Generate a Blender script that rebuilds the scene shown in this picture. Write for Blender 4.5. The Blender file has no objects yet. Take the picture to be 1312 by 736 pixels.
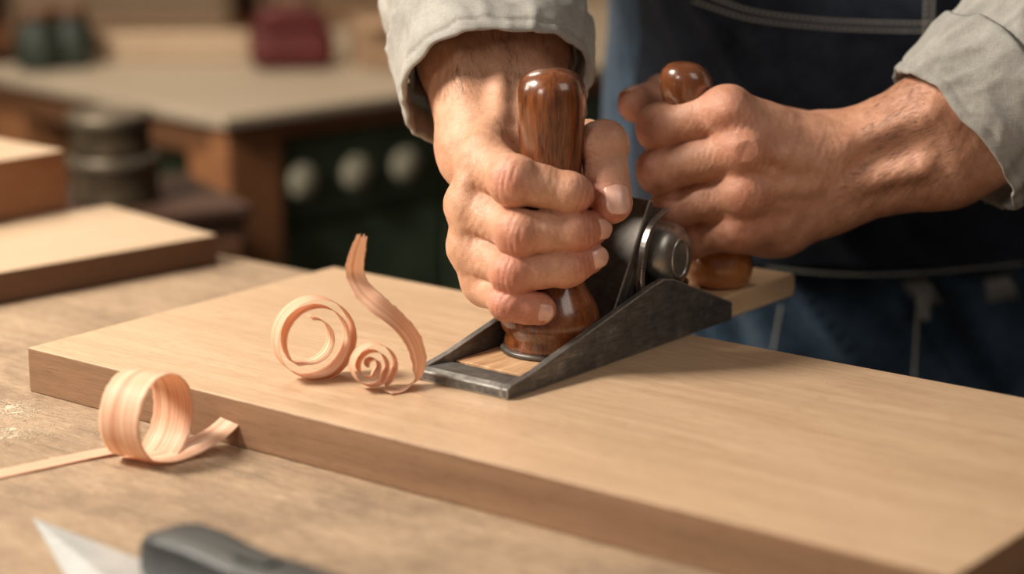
import bpy, math, random
import numpy as np
from mathutils import Vector, noise, Matrix
random.seed(3); np.random.seed(3)
COL = bpy.context.scene.collection
PI = math.pi
# ------------------------------------------------------------------ camera numbers
FP = 2776.0; TH = math.atan(678/2776); CT, ST = math.cos(TH), math.sin(TH)
T = 0.0245                      # thickness of the board
H = 0.307 + T                   # camera height over the bench top (bench top is z = 0)
def V3(*a): return np.array(a, float)
def ray(px, py):
    u = (px-656)/FP; v = (368-py)/FP
    return V3(u, CT+v*ST, -ST+v*CT)
def PZ(px, py, z=0.0):
    d = ray(px, py); return V3(0, 0, H)+d*((z-H)/d[2])
def PY(px, py, Y):
    d = ray(px, py); return V3(0, 0, H)+d*(Y/d[1])
def nrm(v): v = np.asarray(v, float); return v/np.linalg.norm(v)

# ------------------------------------------------------------------ materials
def new_mat(name):
    m = bpy.data.materials.new(name); m.use_nodes = True
    nt = m.node_tree; b = nt.nodes['Principled BSDF']; return m, nt, b
def N(nt, typ, **kw):
    n = nt.nodes.new(typ)
    for k, v in kw.items():
        if k in n.inputs: n.inputs[k].default_value = v
        else: setattr(n, k, v)
    return n
def coords(nt, scale=(1, 1, 1), kind='Object', rot=(0, 0, 0)):
    tc = N(nt, 'ShaderNodeTexCoord'); mp = N(nt, 'ShaderNodeMapping')
    mp.inputs['Scale'].default_value = scale; mp.inputs['Rotation'].default_value = rot
    nt.links.new(tc.outputs[kind], mp.inputs['Vector']); return mp.outputs['Vector']
def ramp(nt, fac, stops):
    r = N(nt, 'ShaderNodeValToRGB'); e = r.color_ramp.elements
    while len(e) < len(stops): e.new(0.5)
    for i, (p, c) in enumerate(stops):
        e[i].position = p; e[i].color = (*c, 1)
    nt.links.new(fac, r.inputs['Fac']); return r.outputs['Color']
def bump(nt, b, h, strength=.2, dist=.001):
    bp = N(nt, 'ShaderNodeBump'); bp.inputs['Strength'].default_value = strength; bp.inputs['Distance'].default_value = dist
    nt.links.new(h, bp.inputs['Height']); nt.links.new(bp.outputs['Normal'], b.inputs['Normal'])
def mixc(nt, fac, a, c, blend='MIX'):
    m2 = N(nt, 'ShaderNodeMix'); m2.data_type = 'RGBA'; m2.blend_type = blend
    nt.links.new(fac, m2.inputs[0]); nt.links.new(a, m2.inputs[6])
    if isinstance(c, tuple): m2.inputs[7].default_value = (*c, 1)
    else: nt.links.new(c, m2.inputs[7])
    return m2.outputs[2]
def mrange(nt, src, a, b_, c=0.0, d=1.0):
    mr = N(nt, 'ShaderNodeMapRange')
    for k, v in zip(('From Min', 'From Max', 'To Min', 'To Max'), (a, b_, c, d)): mr.inputs[k].default_value = v
    nt.links.new(src, mr.inputs['Value']); return mr.outputs[0]
def madd(nt, a, k, c_):
    x = N(nt, 'ShaderNodeMath', operation='MULTIPLY_ADD'); nt.links.new(a, x.inputs[0]); x.inputs[1].default_value = k; nt.links.new(c_, x.inputs[2]); return x.outputs[0]
def wood(name, c1, c2, long=(7, 90, 90), rough=.5, coat=0, fine=.35, contrast=(.3, .7), bs=.15, blotch=0, bcol=(.2, .12, .07), bscale=8.0, flecks=0, fcol=(.3, .16, .08), scratch=0):
    m, nt, b = new_mat(name)
    n1 = N(nt, 'ShaderNodeTexNoise', Scale=1.0, Detail=6.0, Roughness=.6, Distortion=.6)
    nt.links.new(coords(nt, long), n1.inputs['Vector'])
    n2 = N(nt, 'ShaderNodeTexNoise', Scale=1.0, Detail=3.0, Roughness=.7)
    nt.links.new(coords(nt, tuple(x*8 for x in long)), n2.inputs['Vector'])
    mx = N(nt, 'ShaderNodeMix'); mx.data_type = 'FLOAT'; mx.inputs[0].default_value = fine
    nt.links.new(n1.outputs['Fac'], mx.inputs[2]); nt.links.new(n2.outputs['Fac'], mx.inputs[3])
    c = ramp(nt, mx.outputs[0], [(contrast[0], c2), (contrast[1], c1)])
    hgt = mx.outputs[0]
    if blotch:
        nb = N(nt, 'ShaderNodeTexNoise', Scale=bscale, Detail=8.0, Roughness=.75); nt.links.new(coords(nt), nb.inputs['Vector'])
        c = mixc(nt, mrange(nt, nb.outputs['Fac'], .45, .75, 0, blotch), c, bcol)
    if flecks:
        nf = N(nt, 'ShaderNodeTexNoise', Scale=1.0, Detail=2.0, Roughness=.5); nt.links.new(coords(nt, (90, 900, 900)), nf.inputs['Vector'])
        c = mixc(nt, mrange(nt, nf.outputs['Fac'], .56, .68, 0, flecks), c, fcol)
        ns = N(nt, 'ShaderNodeTexNoise', Scale=1.0, Detail=3.0, Roughness=.6, Distortion=.4); nt.links.new(coords(nt, (5, 420, 420)), ns.inputs['Vector'])
        c = mixc(nt, mrange(nt, ns.outputs['Fac'], .52, .72, 0, flecks*.6), c, fcol)
    if scratch:
        for rz, sc in ((.5, (8, 420, 8)), (-.7, (9, 500, 9))):
            s_ = N(nt, 'ShaderNodeTexNoise', Scale=1.0, Detail=2.0, Roughness=.5); nt.links.new(coords(nt, sc, rot=(0, 0, rz)), s_.inputs['Vector'])
            c = mixc(nt, mrange(nt, s_.outputs['Fac'], .64, .72, 0, scratch), c, tuple(x*.45 for x in c2))
    nt.links.new(c, b.inputs['Base Color'])
    b.inputs['Roughness'].default_value = rough; b.inputs['Coat Weight'].default_value = coat
    b.inputs['Coat Roughness'].default_value = .12
    bump(nt, b, hgt, bs, .0006)
    return m
def plain(name, c, rough=.5, metal=0, scale=40, var=.25, bs=.1, bd=.0005, coat=0, stretch=(1, 1, 1)):
    m, nt, b = new_mat(name)
    n = N(nt, 'ShaderNodeTexNoise', Scale=scale, Detail=5.0, Roughness=.6)
    nt.links.new(coords(nt, stretch), n.inputs['Vector'])
    lo = tuple(x*(1-var) for x in c); hi = tuple(min(1, x*(1+var)) for x in c)
    nt.links.new(ramp(nt, n.outputs['Fac'], [(.3, lo), (.7, hi)]), b.inputs['Base Color'])
    r = N(nt, 'ShaderNodeMapRange'); r.inputs['To Min'].default_value = max(0, rough-.1); r.inputs['To Max'].default_value = rough+.1
    nt.links.new(n.outputs['Fac'], r.inputs['Value']); nt.links.new(r.outputs[0], b.inputs['Roughness'])
    b.inputs['Metallic'].default_value = metal; b.inputs['Coat Weight'].default_value = coat
    bump(nt, b, n.outputs['Fac'], bs, bd); return m
def cloth(name, c, c2, rough=.9, bs=.5, diag=0.0, big=14, weave=.1, wscale=420.0, slub=.3):
    m, nt, b = new_mat(name)
    v = coords(nt, (1, 1, 1), rot=(0, diag, 0))
    w1 = N(nt, 'ShaderNodeTexWave', Scale=wscale, Distortion=3.0, Detail=2.0); w1.bands_direction = 'X'; nt.links.new(v, w1.inputs['Vector'])
    w2 = N(nt, 'ShaderNodeTexWave', Scale=wscale, Distortion=3.0, Detail=2.0); w2.bands_direction = 'Z'; nt.links.new(v, w2.inputs['Vector'])
    ad = N(nt, 'ShaderNodeMath', operation='ADD'); nt.links.new(w1.outputs['Fac'], ad.inputs[0]); nt.links.new(w2.outputs['Fac'], ad.inputs[1])
    n = N(nt, 'ShaderNodeTexNoise', Scale=float(big), Detail=8.0, Roughness=.7); nt.links.new(v, n.inputs['Vector'])
    s1 = N(nt, 'ShaderNodeTexNoise', Scale=1.0, Detail=3.0, Roughness=.7); nt.links.new(coords(nt, (900, 900, 110), rot=(0, diag, 0)), s1.inputs['Vector'])
    s2 = N(nt, 'ShaderNodeTexNoise', Scale=1.0, Detail=3.0, Roughness=.7); nt.links.new(coords(nt, (110, 900, 900), rot=(0, diag, 0)), s2.inputs['Vector'])
    f = madd(nt, ad.outputs[0], weave, n.outputs['Fac']); f = madd(nt, s1.outputs['Fac'], slub, f); f = madd(nt, s2.outputs['Fac'], slub, f)
    mid = .5+weave+slub
    nt.links.new(ramp(nt, mrange(nt, f, mid-.30, mid+.30), [(.1, c2), (.9, c)]), b.inputs['Base Color'])
    b.inputs['Roughness'].default_value = rough; b.inputs['Specular IOR Level'].default_value = .15
    b.inputs['Sheen Weight'].default_value = .15
    bump(nt, b, f, bs, .0009); return m

M = {}
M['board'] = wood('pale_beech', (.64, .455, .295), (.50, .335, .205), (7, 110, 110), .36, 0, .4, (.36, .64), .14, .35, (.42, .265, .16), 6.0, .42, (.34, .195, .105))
M['board_side_shaded'] = wood('beech_edge_shaded', (.32, .185, .105), (.20, .108, .056), (5, 130, 130), .6, 0, .4, (.34, .64), .3, 0, flecks=.4, fcol=(.13, .062, .028))  # darker beech: shade of the front face put into the side colour
M['bench'] = wood('worn_bench_wood', (.45, .32, .205), (.28, .188, .115), (10, 60, 60), .8, 0, .65, (.38, .62), 1.0, .9, (.16, .105, .065), 18.0, .45, (.13, .08, .048), .7)
M['far_bench'] = wood('far_bench_top', (.44, .365, .27), (.33, .26, .185), (3, 20, 20), .5)
M['brown'] = wood('brown_wood', (.16, .07, .03), (.09, .036, .014), (3, 3, 20), .6)
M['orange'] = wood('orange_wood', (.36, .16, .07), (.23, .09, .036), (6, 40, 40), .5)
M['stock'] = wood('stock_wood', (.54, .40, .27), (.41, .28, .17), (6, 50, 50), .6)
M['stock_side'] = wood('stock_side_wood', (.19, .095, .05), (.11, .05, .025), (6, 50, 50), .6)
M['wall'] = wood('wall_boards', (.075, .032, .016), (.040, .016, .008), (12, 12, 1), .8)
M['floor'] = plain('floor_concrete', (.06, .045, .035), .7, 0, 6)
M['knob'] = wood('varnished_walnut', (.25, .078, .022), (.045, .011, .004), (150, 150, 10), .3, .9, .5, (.38, .60), .06)
M['knob2'] = wood('varnished_cherry', (.24, .078, .026), (.08, .022, .008), (110, 110, 11), .3, .9, .4, (.3, .65), .06)
M['knob3'] = wood('amber_wood', (.66, .27, .085), (.38, .125, .035), (70, 70, 14), .28, 1, .35, (.3, .68), .05)
M['insert'] = wood('plane_wood', (.66, .42, .235), (.36, .19, .09), (12, 190, 190), .45, .1, .35, (.38, .6), .1)
M['block'] = wood('pale_plane_block', (.82, .58, .36), (.66, .43, .24), (12, 120, 120), .4, .2, .35, (.35, .62), .1)
def steel_mat():
    m, nt, b = new_mat('worn_grey_steel')
    n = N(nt, 'ShaderNodeTexNoise', Scale=1.0, Detail=7.0, Roughness=.7); nt.links.new(coords(nt, (110, 300, 300)), n.inputs['Vector'])
    s = N(nt, 'ShaderNodeTexNoise', Scale=1.0, Detail=4.0, Roughness=.8); nt.links.new(coords(nt, (30, 30, 1100)), s.inputs['Vector'])
    g = N(nt, 'ShaderNodeTexNoise', Scale=38.0, Detail=7.0, Roughness=.75); nt.links.new(coords(nt), g.inputs['Vector'])
    f = madd(nt, s.outputs['Fac'], .7, n.outputs['Fac']); f = madd(nt, g.outputs['Fac'], 1.3, f)
    nt.links.new(ramp(nt, mrange(nt, f, 1.15, 1.95), [(.1, (.075, .072, .068)), (.5, (.145, .138, .128)), (.75, (.22, .21, .19)), (1, (.42, .39, .35))]), b.inputs['Base Color'])
    b.inputs['Metallic'].default_value = .4
    nt.links.new(mrange(nt, f, 1.1, 2.0, .52, .30), b.inputs['Roughness'])
    bump(nt, b, f, .22, .0003); return m
M['steel'] = steel_mat()
M['rim_highlight'] = plain('steel_rim_highlight', (.36, .34, .31), .35, .6, 250, .3, .15, .0002)  # brighter bevels: edge highlights of the steel put into the colour
M['steel_edge'] = plain('polished_steel', (.50, .47, .43), .3, .9, 300, .15, .1, .0002)
M['chrome'] = plain('dull_nickel', (.34, .325, .30), .33, .75, 160, .25, .12, .0003)
M['dark_steel'] = plain('dark_steel', (.10, .088, .076), .42, .5, 150, .35, .2, .0003)
M['blade'] = plain('blade_steel', (.50, .52, .52), .36, .5, 200, .1, .1, .0002)
M['black'] = plain('black_plastic', (.024, .028, .029), .42, 0, 500, .2, .2, .0003)
M['green'] = plain('green_paint', (.085, .120, .072), .5, 0, 20, .3)
M['cream'] = plain('cream_enamel', (.46, .42, .31), .4, 0, 30, .1)
M['red'] = plain('red_paint', (.10, .012, .011), .55, 0, 30, .2)
M['brass'] = plain('aged_brass', (.09, .065, .04), .4, .5, 50, .4)
M['pewter'] = plain('dull_pewter', (.15, .12, .085), .42, .5, 50, .3)
M['dkgreen_glass'] = plain('jar_glaze', (.026, .034, .024), .6, 0, 20, .2)
M['card'] = plain('carton', (.38, .24, .14), .8, 0, 20, .15)
M['linen'] = cloth('grey_linen', (.41, .395, .36), (.215, .207, .188), .95, .5, 0, 26, .05, 300.0, slub=.32)
M['denim'] = cloth('blue_denim', (.048, .088, .135), (.006, .012, .024), .9, .9, .6, 24, .10, 260.0, slub=.42)
M['navy'] = cloth('navy_canvas', (.030, .039, .060), (.0055, .0070, .0125), .9, .9, .4, 30, .08, 260.0, slub=.42)
M['thread'] = plain('pale_thread', (.40, .38, .34), .9, 0, 200, .1)
M['leather'] = plain('boot_leather', (.06, .03, .015), .5, 0, 60, .2)
M['dust'] = plain('sawdust', (.56, .45, .33), .95, 0, 300, .15)
M['hair'] = plain('dark_hair', (.050, .022, .012), .6, 0, 50, .1)

def skin_mat():
    m, nt, b = new_mat('skin')
    at = N(nt, 'ShaderNodeAttribute', attribute_name='flush')
    v = coords(nt)
    n = N(nt, 'ShaderNodeTexNoise', Scale=110.0, Detail=7.0, Roughness=.65); nt.links.new(v, n.inputs['Vector'])
    c0 = ramp(nt, n.outputs['Fac'], [(.28, (.52, .265, .155)), (.72, (.68, .395, .26))])
    c1 = ramp(nt, n.outputs['Fac'], [(.28, (.46, .165, .10)), (.72, (.64, .29, .195))])
    base = mixc(nt, at.outputs['Fac'], c0, c1)
    vo = N(nt, 'ShaderNodeTexVoronoi', Scale=800.0); vo.feature = 'DISTANCE_TO_EDGE'; nt.links.new(v, vo.inputs['Vector'])
    vr = mrange(nt, vo.outputs['Distance'], 0, .14)
    nd = N(nt, 'ShaderNodeTexNoise', Scale=55.0, Detail=2.0); nt.links.new(v, nd.inputs['Vector'])
    vm = N(nt, 'ShaderNodeVectorMath', operation='MULTIPLY_ADD'); nt.links.new(nd.outputs['Color'], vm.inputs[0]); vm.inputs[1].default_value = (.006, .006, .006); nt.links.new(v, vm.inputs[2])
    v2 = N(nt, 'ShaderNodeTexVoronoi', Scale=230.0); v2.feature = 'DISTANCE_TO_EDGE'; nt.links.new(vm.outputs[0], v2.inputs['Vector'])
    vr2 = mrange(nt, v2.outputs['Distance'], 0, .06)
    base = mixc(nt, mrange(nt, vr, 0, 1, .22, 0), base, (.70, .46, .38), 'MULTIPLY')
    base = mixc(nt, mrange(nt, vr2, 0, 1, .18, 0), base, (.70, .46, .38), 'MULTIPLY')
    nt.links.new(base, b.inputs['Base Color'])
    b.inputs['Roughness'].default_value = .40
    b.inputs['Subsurface Weight'].default_value = .06
    b.inputs['Subsurface Radius'].default_value = (1, .35, .2); b.inputs['Subsurface Scale'].default_value = .0025
    n2 = N(nt, 'ShaderNodeTexNoise', Scale=480.0, Detail=5.0, Roughness=.7); nt.links.new(v, n2.inputs['Vector'])
    f = madd(nt, vr, .20, n2.outputs['Fac']); f = madd(nt, vr2, .16, f)
    bump(nt, b, f, .45, .0008); return m
M['skin'] = skin_mat()
m, nt, b = new_mat('fingernail'); M['nail'] = m
n = N(nt, 'ShaderNodeTexNoise', Scale=200.0); nt.links.new(coords(nt), n.inputs['Vector'])
nt.links.new(ramp(nt, n.outputs['Fac'], [(.3, (.66, .36, .28)), (.7, (.76, .47, .37))]), b.inputs['Base Color'])
b.inputs['Roughness'].default_value = .28; b.inputs['Coat Weight'].default_value = .3

def shaving_mat():
    m, nt, b = new_mat('wood_shaving')
    n = N(nt, 'ShaderNodeTexNoise', Scale=1.0, Detail=2.0, Roughness=.5, Distortion=.05); nt.links.new(coords(nt, (24, .3, 1), 'UV'), n.inputs['Vector'])
    n2 = N(nt, 'ShaderNodeTexNoise', Scale=1.0, Detail=2.0, Roughness=.5, Distortion=.05); nt.links.new(coords(nt, (6, .2, 1), 'UV'), n2.inputs['Vector'])
    mx = N(nt, 'ShaderNodeMix'); mx.data_type = 'FLOAT'; mx.inputs[0].default_value = .5
    nt.links.new(n.outputs['Fac'], mx.inputs[2]); nt.links.new(n2.outputs['Fac'], mx.inputs[3])
    c = ramp(nt, mx.outputs[0], [(.38, (.70, .38, .23)), (.46, (.87, .56, .38)), (.53, (.94, .69, .50)), (.62, (.97, .82, .66))])
    nt.links.new(c, b.inputs['Base Color']); b.inputs['Roughness'].default_value = .5; b.inputs['Specular IOR Level'].default_value = .35
    bump(nt, b, mx.outputs[0], .08, .0002)
    tr = N(nt, 'ShaderNodeBsdfTranslucent'); nt.links.new(c, tr.inputs['Color'])
    ms = N(nt, 'ShaderNodeMixShader'); ms.inputs[0].default_value = .42
    nt.links.new(b.outputs[0], ms.inputs[1]); nt.links.new(tr.outputs[0], ms.inputs[2])
    nt.links.new(ms.outputs[0], nt.nodes['Material Output'].inputs['Surface']); return m
M['shaving'] = shaving_mat()

# ------------------------------------------------------------------ mesh helpers
ORG = {}
def add(name, Vs, Fs, mat, parent=None, world=False, smooth=False, bevel=0, solid=0, sub=0, mats=None, fm=None, seg=2, bevmat=-1):
    Vs = np.array(Vs, float)
    org = V3(0, 0, 0)
    if world:
        if parent is not None: org = ORG[parent]
        else: org = V3(Vs[:, 0].mean(), Vs[:, 1].mean(), Vs[:, 2].min())
        Vs = Vs-org
    me = bpy.data.meshes.new(name); me.from_pydata(Vs.tolist(), [], [list(map(int, f)) for f in Fs]); me.update()
    o = bpy.data.objects.new(name, me); COL.objects.link(o)
    for mm in (mats or [mat]): me.materials.append(mm)
    if fm is not None: me.polygons.foreach_set('material_index', fm)
    if smooth: me.polygons.foreach_set('use_smooth', [True]*len(me.polygons))
    if parent is not None: o.parent = parent; ORG[o] = ORG[parent]
    else:
        o.location = org; ORG[o] = org
    if solid:
        s = o.modifiers.new('s', 'SOLIDIFY'); s.thickness = solid; s.offset = 0
    if bevel:
        s = o.modifiers.new('b', 'BEVEL'); s.width = bevel; s.segments = seg; s.limit_method = 'ANGLE'; s.material = bevmat
    if sub:
        s = o.modifiers.new('u', 'SUBSURF'); s.levels = sub; s.render_levels = sub
    return o
def tag(o, label, cat, group=None, kind=None):
    o['label'] = label
    if cat: o['category'] = cat
    if group: o['group'] = group
    if kind: o['kind'] = kind
    return o
def thing(name, label, cat, loc, rz=0, group=None):
    o = bpy.data.objects.new(name, None); COL.objects.link(o); o.empty_display_size = .02
    o.location = loc; o.rotation_euler = (0, 0, rz); ORG[o] = V3(*loc); tag(o, label, cat, group); return o
def box(x0, x1, y0, y1, z0, z1):
    V = [(x0, y0, z0), (x1, y0, z0), (x1, y1, z0), (x0, y1, z0), (x0, y0, z1), (x1, y0, z1), (x1, y1, z1), (x0, y1, z1)]
    return V, [(0, 3, 2, 1), (4, 5, 6, 7), (0, 1, 5, 4), (1, 2, 6, 5), (2, 3, 7, 6), (3, 0, 4, 7)]
def merge(*parts):
    V, Fs = [], []
    for v, f in parts:
        k = len(V); V += [tuple(p) for p in v]; Fs += [tuple(i+k for i in q) for q in f]
    return V, Fs
def lathe(prof, n=40, c=(0, 0, 0), lean=(0, 0)):
    V, Fs = [], []
    for r, z in prof:
        for i in range(n):
            a = 2*PI*i/n; V.append((c[0]+r*math.cos(a)+lean[0]*z, c[1]+r*math.sin(a)+lean[1]*z, c[2]+z))
    m = len(prof)
    for j in range(m-1):
        for i in range(n):
            i2 = (i+1) % n; Fs.append((j*n+i, j*n+i2, (j+1)*n+i2, (j+1)*n+i))
    Fs.append(tuple(range(n))[::-1]); Fs.append(tuple((m-1)*n+i for i in range(n)))
    return V, Fs
def extrude_xz(poly, y0, y1):
    n = len(poly); V = [(x, y0, z) for x, z in poly]+[(x, y1, z) for x, z in poly]
    Fs = [tuple(range(n)), tuple(range(2*n-1, n-1, -1))]
    for i in range(n):
        j = (i+1) % n; Fs.append((j, i, i+n, j+n))
    return V, Fs
def catmull(P, m):
    P = np.array(P, float); n = len(P); out = []
    Q = np.vstack([2*P[0]-P[1], P, 2*P[-1]-P[-2]])
    for i in range(n-1):
        p0, p1, p2, p3 = Q[i], Q[i+1], Q[i+2], Q[i+3]
        for k in range(m):
            t = k/m
            out.append(.5*((2*p1)+(-p0+p2)*t+(2*p0-5*p1+4*p2-p3)*t*t+(-p0+3*p1-3*p2+p3)*t**3))
    out.append(P[-1]); return np.array(out)
def grid_faces(nr, nc, closed=False):
    Fs = []
    for j in range(nr-1):
        for i in range(nc if closed else nc-1):
            i2 = (i+1) % nc; Fs.append((j*nc+i, j*nc+i2, (j+1)*nc+i2, (j+1)*nc+i))
    return Fs
def tube(pts, rad, n=10, cap=True):
    pts = np.array(pts, float); rad = np.broadcast_to(np.array(rad, float), (len(pts),))
    V = []; ref = None
    for i in range(len(pts)):
        t = nrm(pts[min(i+1, len(pts)-1)]-pts[max(i-1, 0)])
        if ref is None: ref = nrm(np.cross(t, V3(0, 0, 1) if abs(t[2]) < .9 else V3(1, 0, 0)))
        a = nrm(ref-t*np.dot(ref, t)); b = np.cross(t, a); ref = a
        for k in range(n):
            q = 2*PI*k/n; V.append(tuple(pts[i]+rad[i]*(math.cos(q)*a+math.sin(q)*b)))
    Fs = grid_faces(len(pts), n, True)
    if cap: Fs += [tuple(range(n))[::-1], tuple((len(pts)-1)*n+i for i in range(n))]
    return V, Fs

# ------------------------------------------------------------------ room
def struct(name, V, Fs, mat):
    o = add(name, V, Fs, mat, world=True); o['kind'] = 'structure'; return o
FZ = -.9
struct('floor', *box(-2.6, 2.6, -1.2, 4.5, FZ-.05, FZ), M['floor'])
struct('wall_back', *box(-2.6, 2.6, 4.5, 4.6, FZ, 1.9), M['wall'])
struct('wall_left', *box(-2.7, -2.6, -1.2, 4.6, FZ, 1.9), M['wall'])
struct('wall_right', *box(2.6, 2.7, -1.2, 4.6, FZ, 1.9), M['wall'])

# ------------------------------------------------------------------ main bench (local X along its length)
L = V3(.788, -.615, 0); L = nrm(L); NN = V3(-L[1], L[0], 0)
ang = math.atan2(L[1], L[0])
backN = 1.0244
def bench_pt(l, n, z=0): return L*l+NN*n+V3(0, 0, z)
o0 = bench_pt(0, backN, FZ)
wb = thing('workbench', 'long worn wooden workbench under the pale board, strewn with sawdust', 'workbench', tuple(o0), ang)
add('tabletop', *box(-1.3, 1.05, -.72, 0, -FZ-.055, -FZ), M['bench'], wb, bevel=.004)
for lx in (-1.2, .95):
    for ly in (-.64, -.08):
        add('leg', *box(lx-.04, lx+.04, ly-.04, ly+.04, 0, -FZ-.055), M['brown'], wb, bevel=.004)
add('rail', *box(-1.16, .91, -.10, -.06, .70, .80), M['brown'], wb, bevel=.003)
add('rail', *box(-1.16, .91, -.66, -.62, .70, .80), M['brown'], wb, bevel=.003)

# board being planed
cA = V3(-.2597, 1.120, 0); bl = .545; bw = .242
bd = add('wooden_board', *box(0, bl, 0, bw, 0, T), M['board'], bevel=.0008, mats=[M['board'], M['board_side_shaded']], fm=[1, 0, 1, 1, 1, 1])
bdir = nrm(V3(.424, -.331, 0)); bd.location = (cA[0], cA[1], 0.0); bd.rotation_euler = (0, 0, math.atan2(bdir[1], bdir[0]))
tag(bd, 'thick pale planed board lying on the workbench beneath the hand plane', 'board')

# ------------------------------------------------------------------ hand plane
PO = V3(-.0023, 1.0214, T+.0002); pang = math.atan2(.779, .627)
ex = V3(math.cos(pang), math.sin(pang), 0); ey = V3(-math.sin(pang), math.cos(pang), 0)
pl = thing('hand_plane', 'dark steel hand plane with two turned wooden handles resting on the pale board', 'hand plane', tuple(PO), pang)
prof = [(0.0, 0), (.201, 0), (.201, .0105), (.172, .0225), (.143, .0345), (.134, .0362), (.125, .0348), (.022, .0098), (.004, .0068), (0, .005)]
body = merge(extrude_xz(prof, 0, .0042), extrude_xz(prof, .0558, .06),
             extrude_xz([(.0, 0), (.024, 0), (.022, .0055), (.004, .0066), (0, .005)], .0042, .0558),
             box(.022, .201, .0042, .0558, 0, .0028), box(.192, .201, .0042, .0558, .0028, .0105))
add('plane_body', *body, M['steel'], pl, bevel=.0007, mats=[M['steel'], M['rim_highlight']], bevmat=1)
add('wooden_insert', *box(.026, .098, .0048, .0552, .0028, .0052), M['insert'], pl, bevel=.0005)
rear = extrude_xz([(.176, .0106), (.2015, .0106), (.2015, .0005), (.268, .0005), (.270, .004), (.270, .0125), (.267, .0142), (.178, .0142)], .0015, .0585)
add('rear_wooden_block', *rear, M['block'], pl, bevel=.001)
kp = [(.0225, 0), (.0240, .002), (.0244, .0055), (.0236, .0085), (.0240, .0105), (.0256, .0125), (.0263, .0155), (.0260, .0190), (.0247, .0235), (.0222, .0285), (.0190, .034), (.0165, .040), (.0148, .048),
      (.0140, .060), (.0145, .080), (.0158, .100), (.0170, .118), (.0177, .129), (.0178, .134), (.0173, .1385), (.0158, .1425), (.0131, .1455), (.0090, .1475), (.0045, .1484), (.0012, .1486)]
kb = add('front_knob', *lathe(kp, 64, (.073, .030, .0052)), M['knob'], pl, smooth=True)
V, Fs = lathe([(.0248, 0), (.0262, .0006), (.0262, .0024), (.0248, .003)], 48, (.073, .030, .0052))
add('knob_collar', V, Fs, M['dark_steel'], pl, smooth=True)
# rear handle: leaning turned grip over an amber ball foot
add('handle_foot', *lathe([(.0115, 0), (.0158, .0012), (.0182, .0045), (.0192, .0090), (.0190, .0140), (.0175, .0190), (.0148, .0230), (.011, .0255)], 56, (.218, .0205, .0142)), M['knob3'], pl, smooth=True)
tp = [(.0100, .018), (.0112, .026), (.0120, .034), (.0138, .050), (.0145, .07), (.0132, .088), (.0120, .097),
      (.0134, .104), (.0148, .110), (.0151, .116), (.0144, .1218), (.0122, .1266), (.0084, .1296), (.004, .1308), (.001, .131)]
add('rear_handle', *lathe(tp, 56, (.2205, .0205, .0142), (-.265, .045)), M['knob2'], pl, smooth=True)
# cutting iron, bed, cap
dx = -.018
add('cutting_iron', *extrude_xz([(.092, .006), (.096, .0045), (.1375, .0765), (.1335, .0785)], .010, .050), M['dark_steel'], pl, bevel=.0008, mats=[M['dark_steel'], M['rim_highlight']], bevmat=1)
add('iron_bed', *extrude_xz([(.098, .0028), (.128, .0028), (.1235, .024), (.1235, .040), (.1285, .055), (.1235, .052)], .0100, .0500), M['dark_steel'], pl, bevel=.001)
cp = catmull([(.163+dx, .072), (.151+dx, .067), (.1425+dx, .055), (.139+dx, .038), (.142+dx, .022), (.150+dx, .010)], 6)
outer = [(p[0]-.0018, p[1]) for p in cp]; inner = [(p[0]+.0018, p[1]-.0003) for p in cp][::-1]
add('lever_cap', *extrude_xz(outer+inner, .005, .0090), M['steel_edge'], pl, bevel=.0006)
add('lever_plate', *extrude_xz(outer+inner, .0091, .052), M['dark_steel'], pl, bevel=.0005)
def cyl_y(cx, cz, y0, y1, prof, n=40):
    V, Fs = [], []
    for r, t in prof:
        y = y0+(y1-y0)*t
        for i in range(n):
            a = 2*PI*i/n; V.append((cx+r*math.cos(a), y, cz+r*math.sin(a)))
    Fs = grid_faces(len(prof), n, True)+[tuple(range(n))[::-1], tuple((len(prof)-1)*n+i for i in range(n))]
    return V, Fs
wx, wz = .1545, .0430
wheel = add('adjusting_wheel', *cyl_y(wx, wz, .004, .052, [(.0030, .0), (.0080, .006), (.0125, .025), (.0160, .065), (.0180, .12), (.0187, .18), (.0189, .25), (.0189, .93), (.0182, .97), (.016, 1)], 64), M['chrome'], pl, smooth=True)
ringp = [(wx+.0072*math.cos(a), .0048, wz+.0105*math.sin(a)) for a in np.linspace(0, 2*PI, 33)]
add('wheel_ring', *tube(ringp, .0011, 8, False), M['steel_edge'], wheel, smooth=True)
add('side_rod', *tube([(.150, .030, .030), (.182, .030, .024), (.196, .030, .018)], [.004, .004, .0035], 14), M['dark_steel'], pl, smooth=True)

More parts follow.
